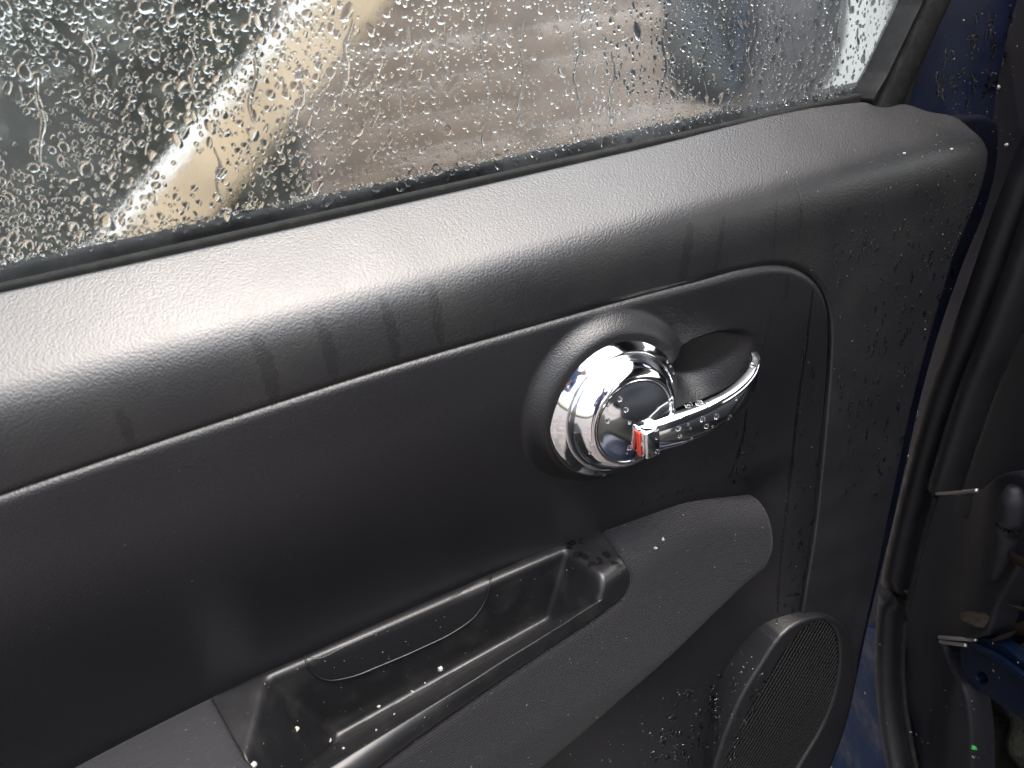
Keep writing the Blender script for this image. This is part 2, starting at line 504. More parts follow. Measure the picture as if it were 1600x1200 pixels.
L_trim = np.vstack([L_trim, [[XR, L_trim[-1][1]], [XR, L_trim[0][1]]]])
patch('upper_trim', FB, h_trim, L_trim, 'trim', door, step=.0042, rnd=.0020, skirt=.010)

# ---- insert panel with handle bezel and finger scoop


def h_ins(x, z):
    w_ = .0016 + 0 * x
    lean = (.020 * sstep(.026, -.10, z) + .0 * z) * (1 - .75 * sstep(-.10, .10, x))
    w_ = w_ - lean
    # soft roll at the top edge
    w_ = w_ - .0004 * sstep(.049, .060, z)
    # under the armrest: recess, then the map pocket swells out again
    w_ = w_ - .006 * sstep(-.17, -.22, z) * (1 - sstep(.10, .17, x)) + .030 * sstep(-.22, -.40, z) * (1 - sstep(.035, .112, x))
    w_ = w_ - .010 * sstep(-.09, -.13, z) * (1 - sstep(.12, .172, x)) * sstep(-.02, .10, x)
    # volcano shaped collar under the chrome disc
    r = np.hypot(x - .001, z - .001); ang = np.arctan2(z, x)
    hb = .0088 * (.42 + .58 * sstep(-.9, .35, np.cos(ang - math.radians(118))))
    w_ = w_ + hb * (1 - sstep(.0445, .0575, r)) * (1 - .0 * r)
    # finger scoop behind the lever
    ex = (x - .072) / .044; ez = np.where(z > .0, (z - .0) / .0235, (z - .0) / .036)
    q = np.sqrt(ex * ex + ez * ez)
    edge = .12 + .68 * sstep(-.016, .014, z)
    dep = .021 * (1 - sstep(edge, 1.0, q)) * sstep(.120, .060, x)
    return w_ - dep


ins_loop = gap_i + [(-160, 836)]
ins_px = gap_i + [(-160, 1700), (1100, 1700)]
_p = spline(gap_i, 5); _hp = hit(_p[:, 0], _p[:, 1], FA, h_ins)
L_ins = np.vstack([_hp, [[XR, _hp[-1][1]], [XR, -.42], [XR + .05, -.50], [.12, -.50]]])
patch('insert_panel', FA, h_ins, L_ins, 'insert', door, step=.0052, rnd=.0045, skirt=.014, fine=(-.062, .122, -.062, .056, .0014))

# ---- armrest: a horizontal top and an upright front, wedge shaped in plan
ZT = -.0985


def ye(x):
    a = smax(-.0216 + .239 * x, -.098 + 0 * x, .012); return smin(a, -.004 + 0 * x, .02)


def h_arm0(x, v):
    zt = ZT - .030 * sstep(.05, .15, x)
    top = v + zt / S2 + .10 * np.maximum(0, -v + .06) * 0
    front = -v - ye(x) / S2
    # the front leans back below and turns under
    front = front - .35 * np.maximum(0, v - .155)
    return smin(top, front, .030)


def h_arm(x, v):
    return h_arm0(x, v)


def v_lip(x):
    return .0935 - .0706 * x + .0032 + .012 * (-x - .12)


def h_cup(x, v):
    a = smin(v + ZT / S2, -v - (-.0216 + .239 * x) / S2, .014)
    back = -v - .009 / S2
    floor = v + (-.1410 + .098 * x) / S2
    lip = 34 * (v - v_lip(x)) - .112
    rgt = 2.6 * (x + .031) - .076 + .5 * (v - .0633)
    lft = -1.75 * (x + .2215) - .076
    pk = smax(smax(back, floor, .003), smax(lip, smax(rgt, lft, .01), .006), .005)
    return smin(a, pk, .0050)


cup_top = [(330, 1090), (415, 1052), (500, 1014), (620, 960), (740, 908), (880, 846), (932, 823)]
cup_out = [(955, 850), (976, 880), (985, 902), (978, 925), (950, 950), (870, 1004), (780, 1064), (700, 1119), (610, 1184), (540, 1238), (440, 1300), (405, 1235), (390, 1200), (362, 1148)]
h_c0 = lambda x, v: smin(v + ZT / S2, -v - (-.0216 + .239 * x) / S2, .014)
_c = np.array([*spline(cup_top, 6), *spline(cup_out, 6)])
L_cup = hit(_c[:, 0], _c[:, 1], FB, h_c0)
arm_px = [(-60, 1300), (100, 1208), (330, 1090), (620, 960), (880, 846), (932, 823), (1000, 798), (1080, 773), (1120, 764), (1147, 763), (1170, 768), (1189, 780), (1203, 801), (1211, 830), (1211, 858), (1200, 886)]
_a1 = spline(arm_px, 5); _a1 = hit(_a1[:, 0], _a1[:, 1], FB, h_arm)
_low = spline([(1200, 886), (1165, 915), (1120, 958), (1050, 1026), (970, 1096), (890, 1166), (800, 1240)], 4)[1:]
_a2 = hit(_low[:, 0], _low[:, 1], FB, h_arm)
L_arm = np.vstack([_a1, _a2, [[-.2, _a2[-1][1] + .030], [-.34, _a2[-1][1] + .050], [-.52, _a2[-1][1] + .050], [-.59, _a2[-1][1] + .02], [-.60, _a1[0][1] + .03], [-.57, _a1[0][1]]]])
_cs = np.array([*spline(cup_top, 6), *spline(cup_out, 6)])
arm = patch('armrest', FB, h_arm, L_arm, 'fabric', door, step=.0045, rnd=.006, skirt=.030, holes=[L_cup])
_ex = np.array([(x, v_lip(x) + o_) for x in np.arange(-.255, -.005, .0021) for o_ in np.r_[np.arange(-.0024, .0062, .00042)]])
cup = patch('pull_cup', FB, h_cup, L_cup, 'cup', arm, step=.0016, rnd=.0012, skirt=.004, lift=.0006, extra=_ex,
            skip=lambda g: (g[:, 1] - v_lip(g[:, 0]) > -.003) & (g[:, 1] - v_lip(g[:, 0]) < .0066))
cov_px = [(474, 1026), (480, 1042), (493, 1056), (512, 1062), (540, 1058), (600, 1036), (660, 1010), (710, 985), (742, 960), (759, 932), (766, 912), (766, 906), (700, 937), (620, 972), (540, 1008), (495, 1028)]
L_cov = pxloop(cov_px, FB, h_cup, 5)
patch('pocket_cover', FB, h_cup, L_cov, 'cover', arm, step=.003, rnd=.0006, skirt=.0012, lift=.0008)

_sm = spline([(476, 1024), (482, 1042), (494, 1056), (512, 1063), (540, 1060), (600, 1038), (660, 1012), (710, 987), (743, 962), (760, 934), (767, 900)], 5)
_sq = hit(_sm[:, 0], _sm[:, 1], FB, h_cup); _sq = FB.back(np.column_stack([_sq, h_cup(_sq[:, 0], _sq[:, 1]) + .0012]))
sweep('cover_seam_glint', _sq, circ(.00055, 8), 'cup', arm, up=(0, -1, .2))  # bead added along the cover's lower edge to catch a bright line

# ---- speaker
h_sp = lambda x, z: .0060 + 0 * x
sp_out = [(1232, 984), (1262, 967), (1292, 963), (1320, 978), (1332, 1010), (1335, 1060), (1325, 1120), (1296, 1200), (1245, 1290), (1180, 1340), (1120, 1330), (1105, 1260), (1118, 1195), (1135, 1145), (1158, 1092), (1186, 1045)]
sp_in = [(1262, 986), (1285, 979), (1302, 995), (1308, 1025), (1304, 1070), (1288, 1122), (1255, 1182), (1210, 1250), (1170, 1290), (1138, 1285), (1125, 1240), (1136, 1195), (1156, 1148), (1180, 1102), (1208, 1054), (1236, 1012)]
_si = np.array(sp_in, float); sp_in = ((_si - _si.mean(0)) * 1.06 + _si.mean(0)).tolist()
L_so = pxloop(sp_out, FA, h_sp, 5); L_si = pxloop(sp_in, FA, h_sp, 5)
ring = patch('speaker_ring', FA, h_sp, L_so, 'insert', door, step=.003, rnd=.0028, skirt=.022, holes=[L_si])
patch('speaker_cone', FA, lambda x, z: -.0002 + .0010 * np.cos(np.hypot(x - .15, z + .335) * 400), L_si * 1.0, 'dark', ring, step=.005, rnd=0, skirt=0)
gc = L_si.mean(0)
gv, gf = [], []


def grille_bars(ang, pitch, wd, w0):
    d = np.array([math.cos(ang), math.sin(ang)]); nrm = np.array([-d[1], d[0]])
    for k in range(-60, 61):
        o_ = gc + nrm * k * pitch
        t = np.arange(-.16, .16, .0008); pts = o_ + d * t[:, None]
        k_in = inside(pts, L_si)
        if k_in.sum() < 3:
            continue
        idx = np.where(k_in)[0]; a, b = pts[idx[0]], pts[idx[-1]]
        dome = lambda p: w0 + .002 * (1 - (np.linalg.norm(p - gc) / .10)**2)
        ns = 6
        for j in range(ns):
            p, q = a + (b - a) * j / ns, a + (b - a) * (j + 1) / ns
            base = len(gv)
            for e in (p, q):
                for sgn, dw in ((-1, -wd * .6), (-.6, 0), (.6, 0), (1, -wd * .6)):
                    c_ = e + nrm * sgn * wd; gv.append(FA.back([c_[0], c_[1], dome(e) + dw]))
            for i in range(3):
                gf.append((base + i, base + i + 1, base + 5 + i, base + 4 + i))


grille_bars(math.radians(-38), .0042, .0010, .0026)
grille_bars(math.radians(52), .0042, .00085, .0030)
obj('speaker_grille', gv, gf, 'grille', ring, kind='stuff')

# ---- window glass and seals
YG = .058
gl_lo, gl_hi = (-.64, .112), (.330, .52)
gv_, gf_ = [], []
for yy in (YG, ):
    gv_ = [(gl_lo[0], yy, gl_lo[1]), (.242, yy, gl_lo[1]), (.253 + .62 * (gl_hi[1] - .13), yy, gl_hi[1]), (gl_lo[0], yy, gl_hi[1])]
pane = obj('window_pane', gv_, [(0, 1, 2, 3)], 'glass', door, smooth=False)


def strip(name, y0, y1, z0, z1, x0, x1, m, r=.0015, parent=door, **kw):
    return rbox(name, (x0, y0, z0), (x1, y1, z1), r, m, parent, **kw)


zi = float(np.mean([P(0, 440, .0545)[2], P(1000, 222, .0545)[2]]))
zo = float(np.mean([P(0, 416, .066)[2], P(1000, 205, .066)[2]]))
seal = strip('inner_window_seal', .0485, .0565, .10, zi, XR - .01, .262, 'rubber', .0016)
strip('outer_window_seal', .0605, .075, .08, zo, XR - .01, .275, 'rubber', .003)

# ---- front of the window frame: rubber channel and navy sash
h45 = lambda x, z: -.046 + 0 * x


def h_chan(x, z):
    # two lobes with a furrow, running along the slanted frame
    s = (x - .235) - (z - .13) * .62
    return -.044 + .006 * np.sqrt(np.clip(1 - ((s - .002) / .016)**2, 0, 1)) + .005 * np.sqrt(np.clip(1 - ((s - .032) / .014)**2, 0, 1))


ch_px = [(1448, -40), (1425, 8), (1400, 60), (1375, 112), (1351, 164), (1375, 172), (1408, 170), (1430, 118), (1455, 62), (1480, 6), (1500, -40), (1474, -44)]
patch('window_channel', FA, h_chan, pxloop(ch_px, FA, h45, 4), 'channel', door, step=.0022, rnd=.001, skirt=.02)
h_sash = lambda x, z: -.058 - .10 * (x - .27) + .25 * np.maximum(0, x - .30)
sa_px = [(1470, -40), (1450, 10), (1425, 66), (1400, 122), (1380, 176), (1420, 250), (1500, 330), (1545, 300), (1550, 220), (1561, 140), (1578, 50), (1592, -40), (1546, -44)]
patch('window_sash', FA, h_sash, pxloop(sa_px, FA, h_sash, 4), 'navy', door, step=.006, rnd=.003, skirt=.03)
# painted door shell behind the trim (its rim shows beside the trim edge)
h_shell = lambda x, z: -.045 + 0 * x
sh_px = [(1560, 190), (1562, 240), (1548, 310), (1508, 412), (1470, 520), (1442, 620), (1424, 700), (1402, 800), (1380, 890), (1358, 980), (1343, 1050), (1325, 1130), (1300, 1200), (1250, 1320), (1150, 1320), (1180, 1000), (1250, 600), (1350, 300), (1450, 200)]
patch('door_shell', FA, h_shell, pxloop(sh_px, FA, h_shell, 4), 'pillar_paint', door, step=.008, rnd=.004, skirt=.03)

# ---- handle: chrome disc, boss and lever


def lathe(prof, n=72):
    v, f = [], []
    k = len(prof)
    for i in range(n):
        a = 2 * math.pi * i / n
        for r, p in prof:
            v.append((r * math.cos(a), -p, r * math.sin(a)))
    for i in range(n):
        for j in range(k - 1):
            f.append((i * k + j, ((i + 1) % n) * k + j, ((i + 1) % n) * k + j + 1, i * k + j + 1))
    return np.array(v), f


fl = spline([(.0425, .002), (.0436, .0045), (.0437, .0070), (.0433, .0085), (.0425, .0094), (.0405, .0110), (.0386, .0127), (.0370, .0143), (.0364, .0149), (.0360, .0150), (.0356, .0146)], 3)
v, f = lathe(fl); v[:, 0] += .0005; v[:, 2] += .001
flange = obj('door_handle', v, f, 'chrome', door)
dm = [(.0360, .0120), (.0357, .0145), (.0353, .0156), (.0350, .0162), (.0338, .0190), (.0319, .0221), (.0298, .0247), (.0281, .0262), (.0268, .0270), (.0258, .0273), (.0250, .0272), (.0244, .0269), (.0225, .0270), (.0190, .0275), (.0140, .0283), (.0090, .0289), (.0045, .0292), (.0004, .0293)]
v, f = lathe(spline(dm, 3)); v[:, 0] += .0005; v[:, 2] += .001
obj('handle_boss', v, f, 'chrome', flange)
# lever: path along x, curling back to the door at its tip
lp = spline([(.0030, -.0258, -.0085), (.0090, -.0272, -.0102), (.020, -.0292, -.0105), (.032, -.0308, -.0102), (.046, -.0320, -.0092), (.061, -.0322, -.0066), (.075, -.0302, -.0026), (.086, -.0258, .0018), (.0935, -.0196, .0054), (.0965, -.0125, .0080)], 6)
nl = len(lp); sec = []
for i in range(nl):
    t = i / (nl - 1)
    hh = np.interp(t, [0, .12, .28, .5, .7, .85, .97, 1], [.0060, .0100, .0104, .0095, .0068, .0044, .0029, .0012])
    th = np.interp(t, [0, .1, .3, .6, .85, .97, 1], [.0068, .0078, .0074, .0052, .0034, .0025, .0010])
    # flat front, rounded back: side axis points to the viewer
    a = np.linspace(0, 2 * math.pi, 22, endpoint=False); c, s = np.cos(a), np.sin(a)
    e = .55
    sec.append(np.stack([th * np.sign(c) * np.abs(c)**e + np.where(c > 0, .0, 0) - .0012 * (s > .6) * 0, hh * np.sign(s) * np.abs(s)**.6 + np.where(c < 0, -.0, 0)], 1))
sweep('handle_lever', lp, sec, 'chrome', flange)
# lock tab with its red mark, set into the root of the lever
rbox('lock_tab', (.0012, -.0362, -.0205), (.0112, -.027, -.0030), .0016, 'chrome', flange)
rbox('lock_mark', (.0000, -.0318, -.0198), (.0014, -.0285, -.0045), .0006, 'red', flange)
# ================================================================== the car body beside the door


def cplane(k, curve=0.):
    return lambda u, v: -k + curve * u + 0 * v


def bpatch(name, px, inward, m, step=.008, rnd=.004, skirt=.02, hf=None, n=4, parent=body, **kw):
    h = hf or cplane(inward)
    return patch(name, FC, h, pxloop(px, FC, h, n), m, parent, step=step, rnd=rnd, skirt=skirt, **kw)


def bpath(px, inward, n=6):
    p = spline(px, n); h = cplane(inward); q = hit(p[:, 0], p[:, 1], FC, h)
    return FC.back(np.column_stack([q, np.full(len(q), -inward)]))


pil = bpatch('hinge_pillar', [(1590, -80), (1700, -80), (1700, 200), (1640, 300), (1560, 520), (1500, 700), (1450, 850), (1420, 980), (1420, 1100), (1450, 1300), (1200, 1300), (1250, 1000), (1350, 700), (1450, 450), (1530, 200)], .045, 'pillar_paint',
             hf=lambda u, v: -.045 - .3 * (u + .02)**2 * 4)
def rise(p):
    """carry a strip on up the sloping pillar to the roof"""
    d = p[0] - p[4]; d /= d[2]; return np.vstack([p[0] + d * (.55 - p[0][2]), p[0] + d * (.55 - p[0][2]) * .5, p])


ws = bpath([(1720, 60), (1640, 200), (1594, 310), (1524, 500), (1480, 610), (1446, 720), (1417, 830), (1396, 930), (1389, 1010), (1392, 1100), (1408, 1200), (1440, 1320)], .005)
sweep('weatherstrip', rise(ws), circ(.0140, 16, .0105, .75), 'seal', body)
ws2 = bpath([(1720, 110), (1660, 250), (1628, 350), (1572, 500), (1524, 615), (1488, 725), (1476, 764)], .012)
sweep('pillar_trim', rise(ws2), circ(.0150, 16, .0095, .72), 'seal', body)
lipp = bpath([(1462, 776), (1440, 850), (1428, 905), (1416, 960), (1411, 1010), (1413, 1090), (1424, 1160), (1440, 1240)], .004)
sweep('seal_lip', lipp, circ(.0026, 8), 'rubber', body)
clp = bpath([(1464, 771), (1478, 771), (1500, 769), (1527, 766)], .0)
sweep('trim_clip', clp, circ(.0016, 8), 'steel', body)
h_k = lambda u, v: -.035 - .012 * np.cos(np.clip((u - .01) / .05, -1.5, 1.5) * 2)
bpatch('kick_panel', [(1462, 772), (1500, 768), (1530, 764), (1560, 742), (1590, 738), (1620, 760), (1615, 830), (1590, 890), (1556, 950), (1540, 992), (1500, 1000), (1474, 1003), (1484, 1040), (1506, 1080), (1515, 1130), (1518, 1200), (1518, 1300), (1440, 1300), (1405, 1200), (1395, 1090), (1395, 1000), (1420, 890)], .035, 'kick', step=.005, hf=h_k)
cu = bpath([(1585, 760), (1582, 800), (1570, 850), (1552, 905)], .02)
sweep('kick_panel_pad', cu, [circ(r, 14) for r in np.interp(np.linspace(0, 1, len(cu)), [0, .15, .7, 1], [.005, .0105, .0100, .004])], 'kick', body)
bpatch('inner_pillar_trim', [(1490, 800), (1500, 755), (1530, 680), (1552, 615), (1600, 480), (1660, 330), (1760, 250), (1760, 780), (1620, 790)], .045, 'kick')
bpatch('footwell_back', [(1380, 700), (1900, 100), (1900, 1500), (1380, 1500)], .16, 'dark', step=.03, rnd=0, skirt=0)
bpatch('footwell_carpet', [(1505, 1075), (1540, 1060), (1620, 1090), (1750, 1120), (1750, 1400), (1500, 1400), (1515, 1200)], .10, 'brownfloor', step=.008, hf=lambda u, v: -.10 + .012 * np.sin(u * 90) * np.cos(v * 70))
# painted sill showing in the gap under the hinge
sill = bpatch('sill_panel', [(1290, 1000), (1366, 985), (1376, 1000), (1380, 1100), (1394, 1200), (1410, 1320), (1080, 1400), (1230, 1120)], .02, 'sill_paint', step=.004,
              hf=lambda u, v: -.014 - .2 * (u + .01)**2 + .002 * np.sin(v * 60))
# loose painted hinge bracket
br_px = [(1500, 1014), (1512, 1002), (1532, 996), (1560, 1004), (1600, 1034), (1660, 1076), (1690, 1120), (1690, 1190), (1640, 1160), (1592, 1122), (1550, 1094), (1512, 1062), (1501, 1040)]
h_b = cplane(.03)
hole = pxloop([(1524, 1056), (1530, 1050), (1538, 1052), (1543, 1060), (1541, 1067), (1533, 1068), (1526, 1063)], FC, h_b, 4)
brk = patch('hinge_bracket', FC, h_b, pxloop(br_px, FC, h_b, 4), 'bracket_paint', body, step=.004, rnd=.0022, skirt=.010, holes=[hole])
rid = bpath([(1520, 1008), (1550, 1022), (1600, 1056), (1660, 1098)], .026)
sweep('bracket_rib', rid, circ(.0035, 10), 'bracket_paint', brk)
for a_, b_ in (((1468, 996), (1526, 1000)), ((1470, 1003), (1510, 1008))):
    sweep('hinge_pin', bpath([a_, ((a_[0] + b_[0]) / 2, (a_[1] + b_[1]) / 2), b_], .028), circ(.0019, 10), 'steel', body)
# pale clip ring and chipped paint on the pillar edge
rp = []
for a in np.linspace(math.radians(100), math.radians(-95), 14):
    rp.append((1418 + 13 * math.cos(a), 646 - 14 * math.sin(a)))
sweep('clip_ring', bpath(rp, .012, 2), circ(.0024, 8), 'chip', body, up=(0.9, -.4, .1))
for pts in ([(1417, 712), (1414, 722), (1411, 732)], [(1383, 832), (1378, 858), (1373, 888)], [(1407, 742), (1401, 762), (1397, 790)]):
    sweep('chipped_edge', bpath(pts, .012), circ(.0022, 8, .0012), 'chip', body)

# ---- the rest of the opening, seen only in the chrome: sill, roof edge, seat, dashboard
def fc(v):
    q = np.array(v, float); return FC.back(np.column_stack([q[:, 0], q[:, 2], -q[:, 1]]))       # (along, inward, up)


rbox('hinge_post', (-.26, .052, -.795), (.03, .15, .56), .01, 'pillar_paint', car, xf=fc)
rbox('rocker_panel', (.16, -.02, -.66), (1.25, .10, -.50), .03, 'navy', car, xf=fc)
rbox('roof_edge', (-.10, .16, .54), (1.30, 1.25, .62), .03, 'navy', car, xf=fc)
rbox('rear_pillar', (1.10, -.02, -.50), (1.26, .10, .56), .03, 'navy', car, xf=fc)
rbox('cabin_floor', (-.30, .12, -.56), (1.20, 1.20, -.50), .02, 'brownfloor', car, xf=fc)
rbox('dashboard', (-.45, .17, -.05), (-.02, 1.20, .14), .05, 'kick', car, xf=fc)
sc_ = rbox('seat_cushion', (.30, .16, -.36), (.86, .64, -.16), .06, 'seatcloth', car, xf=fc)
rbox('seat_back', (.84, .16, -.26), (1.02, .64, .44), .06, 'seatcloth', car, xf=fc)
rbox('far_wall', (-.45, 1.20, -.55), (1.30, 1.26, .10), .02, 'dark', car, xf=fc)
# outer door skin under the window
rbox('rear_window_frame', (-.672, .040, .06), (-.634, .085, .62), .006, 'navy', car)
rbox('door_skin', (-.66, .082, -.50), (.345, .100, .105), .006, 'navy', car)

# ---- wing mirror outside the glass
def superell(c, r, e=.55, n=28, m=16, ax=None):
    v, f = [], []
    sg = lambda a, p: np.sign(a) * np.abs(a)**p
    for i in range(m + 1):
        t = -math.pi / 2 + math.pi * i / m
        for j in range(n):
            a = 2 * math.pi * j / n
            v.append((c[0] + r[0] * sg(math.cos(t), e) * sg(math.cos(a), e), c[1] + r[1] * sg(math.cos(t), e) * sg(math.sin(a), e), c[2] + r[2] * sg(math.sin(t), e)))
    for i in range(m):
        for j in range(n):
            f.append((i * n + j, i * n + (j + 1) % n, (i + 1) * n + (j + 1) % n, (i + 1) * n + j))
    return np.array(v), f


mc = P(1085, 40, .21)
v, f = superell(mc + np.array([.05, 0, .005]), (.055, .095, .075), .6)
v[:, 0] += .25 * (v[:, 1] - mc[1])
mir = obj('wing_mirror', v, f, 'navy_mirror' if 'navy_mirror' in M else 'navy', car)
M['mglass'] = mat('mirror_glass', (.03, .07, .13), .12, metal=1.)  # dark blue tint stands in for the car's reflection in the glass
v, f = superell(mc + np.array([-.006, -.004, .004]), (.005, .080, .062), .6)
v[:, 0] += .25 * (v[:, 1] - mc[1])
obj('mirror_glass', v, f, 'mglass', mir)

# ================================================================== beyond the glass
GZ = -.80
v = [(-60, -60, GZ), (60, -60, GZ), (60, 90, GZ), (-60, 90, GZ)]
tag(obj('ground', v, [(0, 1, 2, 3)], 'ground', None, smooth=False), kind='structure')


def slab(name, p0, p1, wd, th, m, nrm=(0, -1, 0), parent=None, **kw):
    """a board from p0 to p1, width wd across, thickness th along nrm"""
    p0, p1, nrm = map(lambda a: np.array(a, float), (p0, p1, nrm)); d = p1 - p0; L = np.linalg.norm(d); d /= L
    s_ = np.cross(d, nrm); s_ /= np.linalg.norm(s_); n_ = np.cross(s_, d)
    xf = lambda q: p0 + q[:, :1] * d + q[:, 1:2] * s_ + q[:, 2:3] * n_
    return rbox(name, (0, -wd / 2, -th / 2), (L, wd / 2, th / 2), min(wd, th) * .12, m, parent, xf=xf, **kw)


def down_to(px0, px1, y, z):
    a, b = P(*px0, y), P(*px1, y); t = (z - a[2]) / (b[2] - a[2]); return a + (b - a) * t


YP = 1.35
pb = down_to((240, 380), (560, 0), YP, GZ + .02); pt = down_to((240, 380), (560, 0), YP, .62)
slab('leaning_plank', pb, pt + np.array([0, .25, 0]), .128, .03, 'plank', label='tan timber plank leaning on a slant beyond the rain-covered window', cat='plank')
pb2 = down_to((168, 380), (497, 0), YP, GZ + .01); pt2 = down_to((168, 380), (497, 0), YP, .60)
slab('edging_strip', pb2 - np.array([0, .02, 0]), pt2 + np.array([0, .23, 0]), .022, .02, 'white', label='narrow white strip lying along the upper edge of the leaning tan plank', cat='strip')

# weathered fence of level boards
YF = 2.0
fx0, fx1 = P(440, 100, YF)[0], P(1085, 100, YF)[0]
fence = empty('board_fence', ((fx0 + fx1) / 2, YF, GZ), 'weathered brown fence of level boards behind the wet window', 'fence')
for i in range(13):
    z0 = GZ + .03 + i * .098
    slab('fence_board', (fx0, YF + .004 * (i % 2), z0 + .045), (fx1, YF + .004 * ((i + 1) % 2), z0 + .045 + .006 * math.sin(i * 2.3)), .088, .022, 'slat', parent=fence)
for xx in (fx0 + .05, (fx0 + fx1) / 2, fx1 - .05):
    slab('fence_post', (xx, YF + .055, GZ), (xx, YF + .055, GZ + 1.32), .08, .07, 'slat', parent=fence)
wx0 = P(1060, 100, 2.6)[0]
rbox('rendered_wall', (wx0, 2.6, GZ), (wx0 + 4.5, 2.8, GZ + 2.2), .01, 'pale', None, label='pale grey rendered wall behind the wing mirror', cat='wall')

# dark hedge left of the plank
hx0, hx1 = P(-420, 100, 2.7)[0], P(560, 100, 2.7)[0]
hedge = empty('hedge', ((hx0 + hx1) / 2, 2.9, GZ), 'dark hedge beyond the wet window, behind the leaning tan plank', 'hedge')
lv, lf = [], []
for k in range(5200):
    c = np.array([rng.uniform(hx0, hx1), 2.75 + rng.normal(0, .16) + .1 * math.sin(k), GZ + 1.75 * rng.random()**.8])
    c[2] += .08 * math.sin(c[0] * 5)
    a, b = rng.normal(size=3), rng.normal(size=3); a /= np.linalg.norm(a); b = np.cross(a, b); b /= np.linalg.norm(b)
    s_ = rng.uniform(.02, .045); i0 = len(lv)
    lv += [c - a * s_, c + b * s_ * .45, c + a * s_, c - b * s_ * .45]; lf.append((i0, i0 + 1, i0 + 2, i0 + 3))
obj('foliage', lv, lf, 'hedge', hedge, smooth=False, kind='stuff')
for k in range(9):
    xx = hx0 + (hx1 - hx0) * (k + .5) / 9
    sweep('stem', spline([(xx, 2.85, GZ), (xx + .03, 2.87, GZ + .5), (xx - .02, 2.9, GZ + 1.1), (xx + .05, 2.88, GZ + 1.6)], 3), [circ(r, 7) for r in np.linspace(.03, .008, 10)], 'slat', hedge)
rbox('hedge_core', (hx0, 2.95, GZ), (hx1, 3.25, GZ + 1.6), .1, 'hedge', hedge)

# ================================================================== water, crumbs
from mathutils.bvhtree import BVHTree
dg_objs = [o for o in SC.collection.objects if o.type == 'MESH' and o.parent is not None and o.name not in ('window_pane', 'foliage') and o.parent in (car, arm, ring, flange, brk)]
bv, bf, own = [], [], []
for o in dg_objs:
    k = len(bv); bv += [v.co.copy() for v in o.data.vertices]
    for p in o.data.polygons:
        bf.append([k + i for i in p.vertices]); own.append(o.name)
BVH = BVHTree.FromPolygons(bv, bf)
ORG = Vector((CAM[0], CAM[1], CAM[2] + H))


def cast(px, py):
    d = Vector(ray(px, py)).normalized(); loc, nrm, idx, dist = BVH.ray_cast(ORG, d)
    if loc is None:
        return None
    if nrm.dot(d) > 0:
        nrm = -nrm
    l = np.array(loc); l[2] -= H
    return l, np.array(nrm), own[idx], dist


def blob(c, nrm, r, hgt, elong=1., ang=0., seg=10, rings=3, jit=.18, down=None, closed=False):
    """a flattened drop on a surface: returns verts and faces"""
    nrm = nrm / np.linalg.norm(nrm); dn = np.array([0, 0, -1.0]) if down is None else down
    a = dn - nrm * dn.dot(nrm)
    if np.linalg.norm(a) < 1e-3:
        a = np.cross(nrm, [1, 0, 0])
    a /= np.linalg.norm(a); b = np.cross(nrm, a)
    ca, sa = math.cos(ang), math.sin(ang); a, b = a * ca + b * sa, b * ca - a * sa
    ph = rng.uniform(0, 6.28, 3); am = rng.uniform(0, jit, 3)
    vs = [c + nrm * hgt]; fs = []
    for i in range(1, rings + 1):
        q = i / rings; hh = hgt * math.sqrt(max(0, 1 - q**2.4))
        if i == rings:
            hh = 0
        for j in range(seg):
            t = 2 * math.pi * j / seg
            rr = r * q * (1 + (am[0] * math.sin(t + ph[0]) + am[1] * math.sin(2 * t + ph[1]) + am[2] * math.sin(3 * t + ph[2])) * q)
            vs.append(c + a * rr * math.cos(t) * elong + b * rr * math.sin(t) + nrm * hh)
    for j in range(seg):
        fs.append((0, 1 + j, 1 + (j + 1) % seg))
    for i in range(rings - 1):
        for j in range(seg):
            p, q = 1 + i * seg + j, 1 + i * seg + (j + 1) % seg
            fs.append((p, p + seg, q + seg, q))
    if closed:
        fs.append(tuple(1 + (rings - 1) * seg + j for j in range(seg))[::-1])
    return vs, fs


def add(store, vf):
    k = len(store[0]); store[0].extend(vf[0]); store[1].extend([tuple(i + k for i in f) for f in vf[1]])


# ---- thousands of drops on the pane
outer, inner = ([], []), ([], [])
gpx = np.array([(-20, -20), (1440, -20), (1352, 148), (1000, 214), (500, 318), (-20, 424)], float)
cell = {}
tries = 0; n_d = 0
nz1 = lambda x, y: math.sin(x * .011 + 1.3) * math.cos(y * .017 + x * .006) + .6 * math.sin(x * .027 - y * .021 + 2)
while n_d < 3300 and tries < 60000:
    tries += 1
    px, py = rng.uniform(-20, 1440), rng.uniform(-20, 424)
    if not inside(np.array([[px, py]]), gpx)[0]:
        continue
    dens = .55 + .38 * nz1(px, py)
    fine_side = np.clip((px - 650) / 500, 0, 1)
    if rng.random() > dens + .25 * fine_side:
        continue
    rp = float(np.clip(rng.lognormal(1.30 - .42 * fine_side, .45), 1.5, 10))
    key = (int(px // 14), int(py // 14)); bad = False
    for dx in (-1, 0, 1):
        for dy in (-1, 0, 1):
            for qx, qy, qr in cell.get((key[0] + dx, key[1] + dy), ()):
                if (qx - px)**2 + (qy - py)**2 < (.95 * (qr + rp))**2:
                    bad = True
    if bad:
        continue
    cell.setdefault(key, []).append((px, py, rp)); n_d += 1
    out_side = rng.random() < .8
    yy = YG + (.0006 if out_side else -.0006)
    c = P(px, py, yy); r = rp / F * np.linalg.norm(c - CAM) * .95
    vf = blob(c, np.array([0, 1.0 if out_side else -1.0, 0]), r, r * rng.uniform(.26, .46), elong=rng.choice([1, 1.15, 1.45, 2.1], p=[.5, .3, .15, .05]),
              ang=rng.normal(0, .5), seg=12 if rp > 3 else 9, rings=4, jit=.16)
    add(outer if out_side else inner, vf)


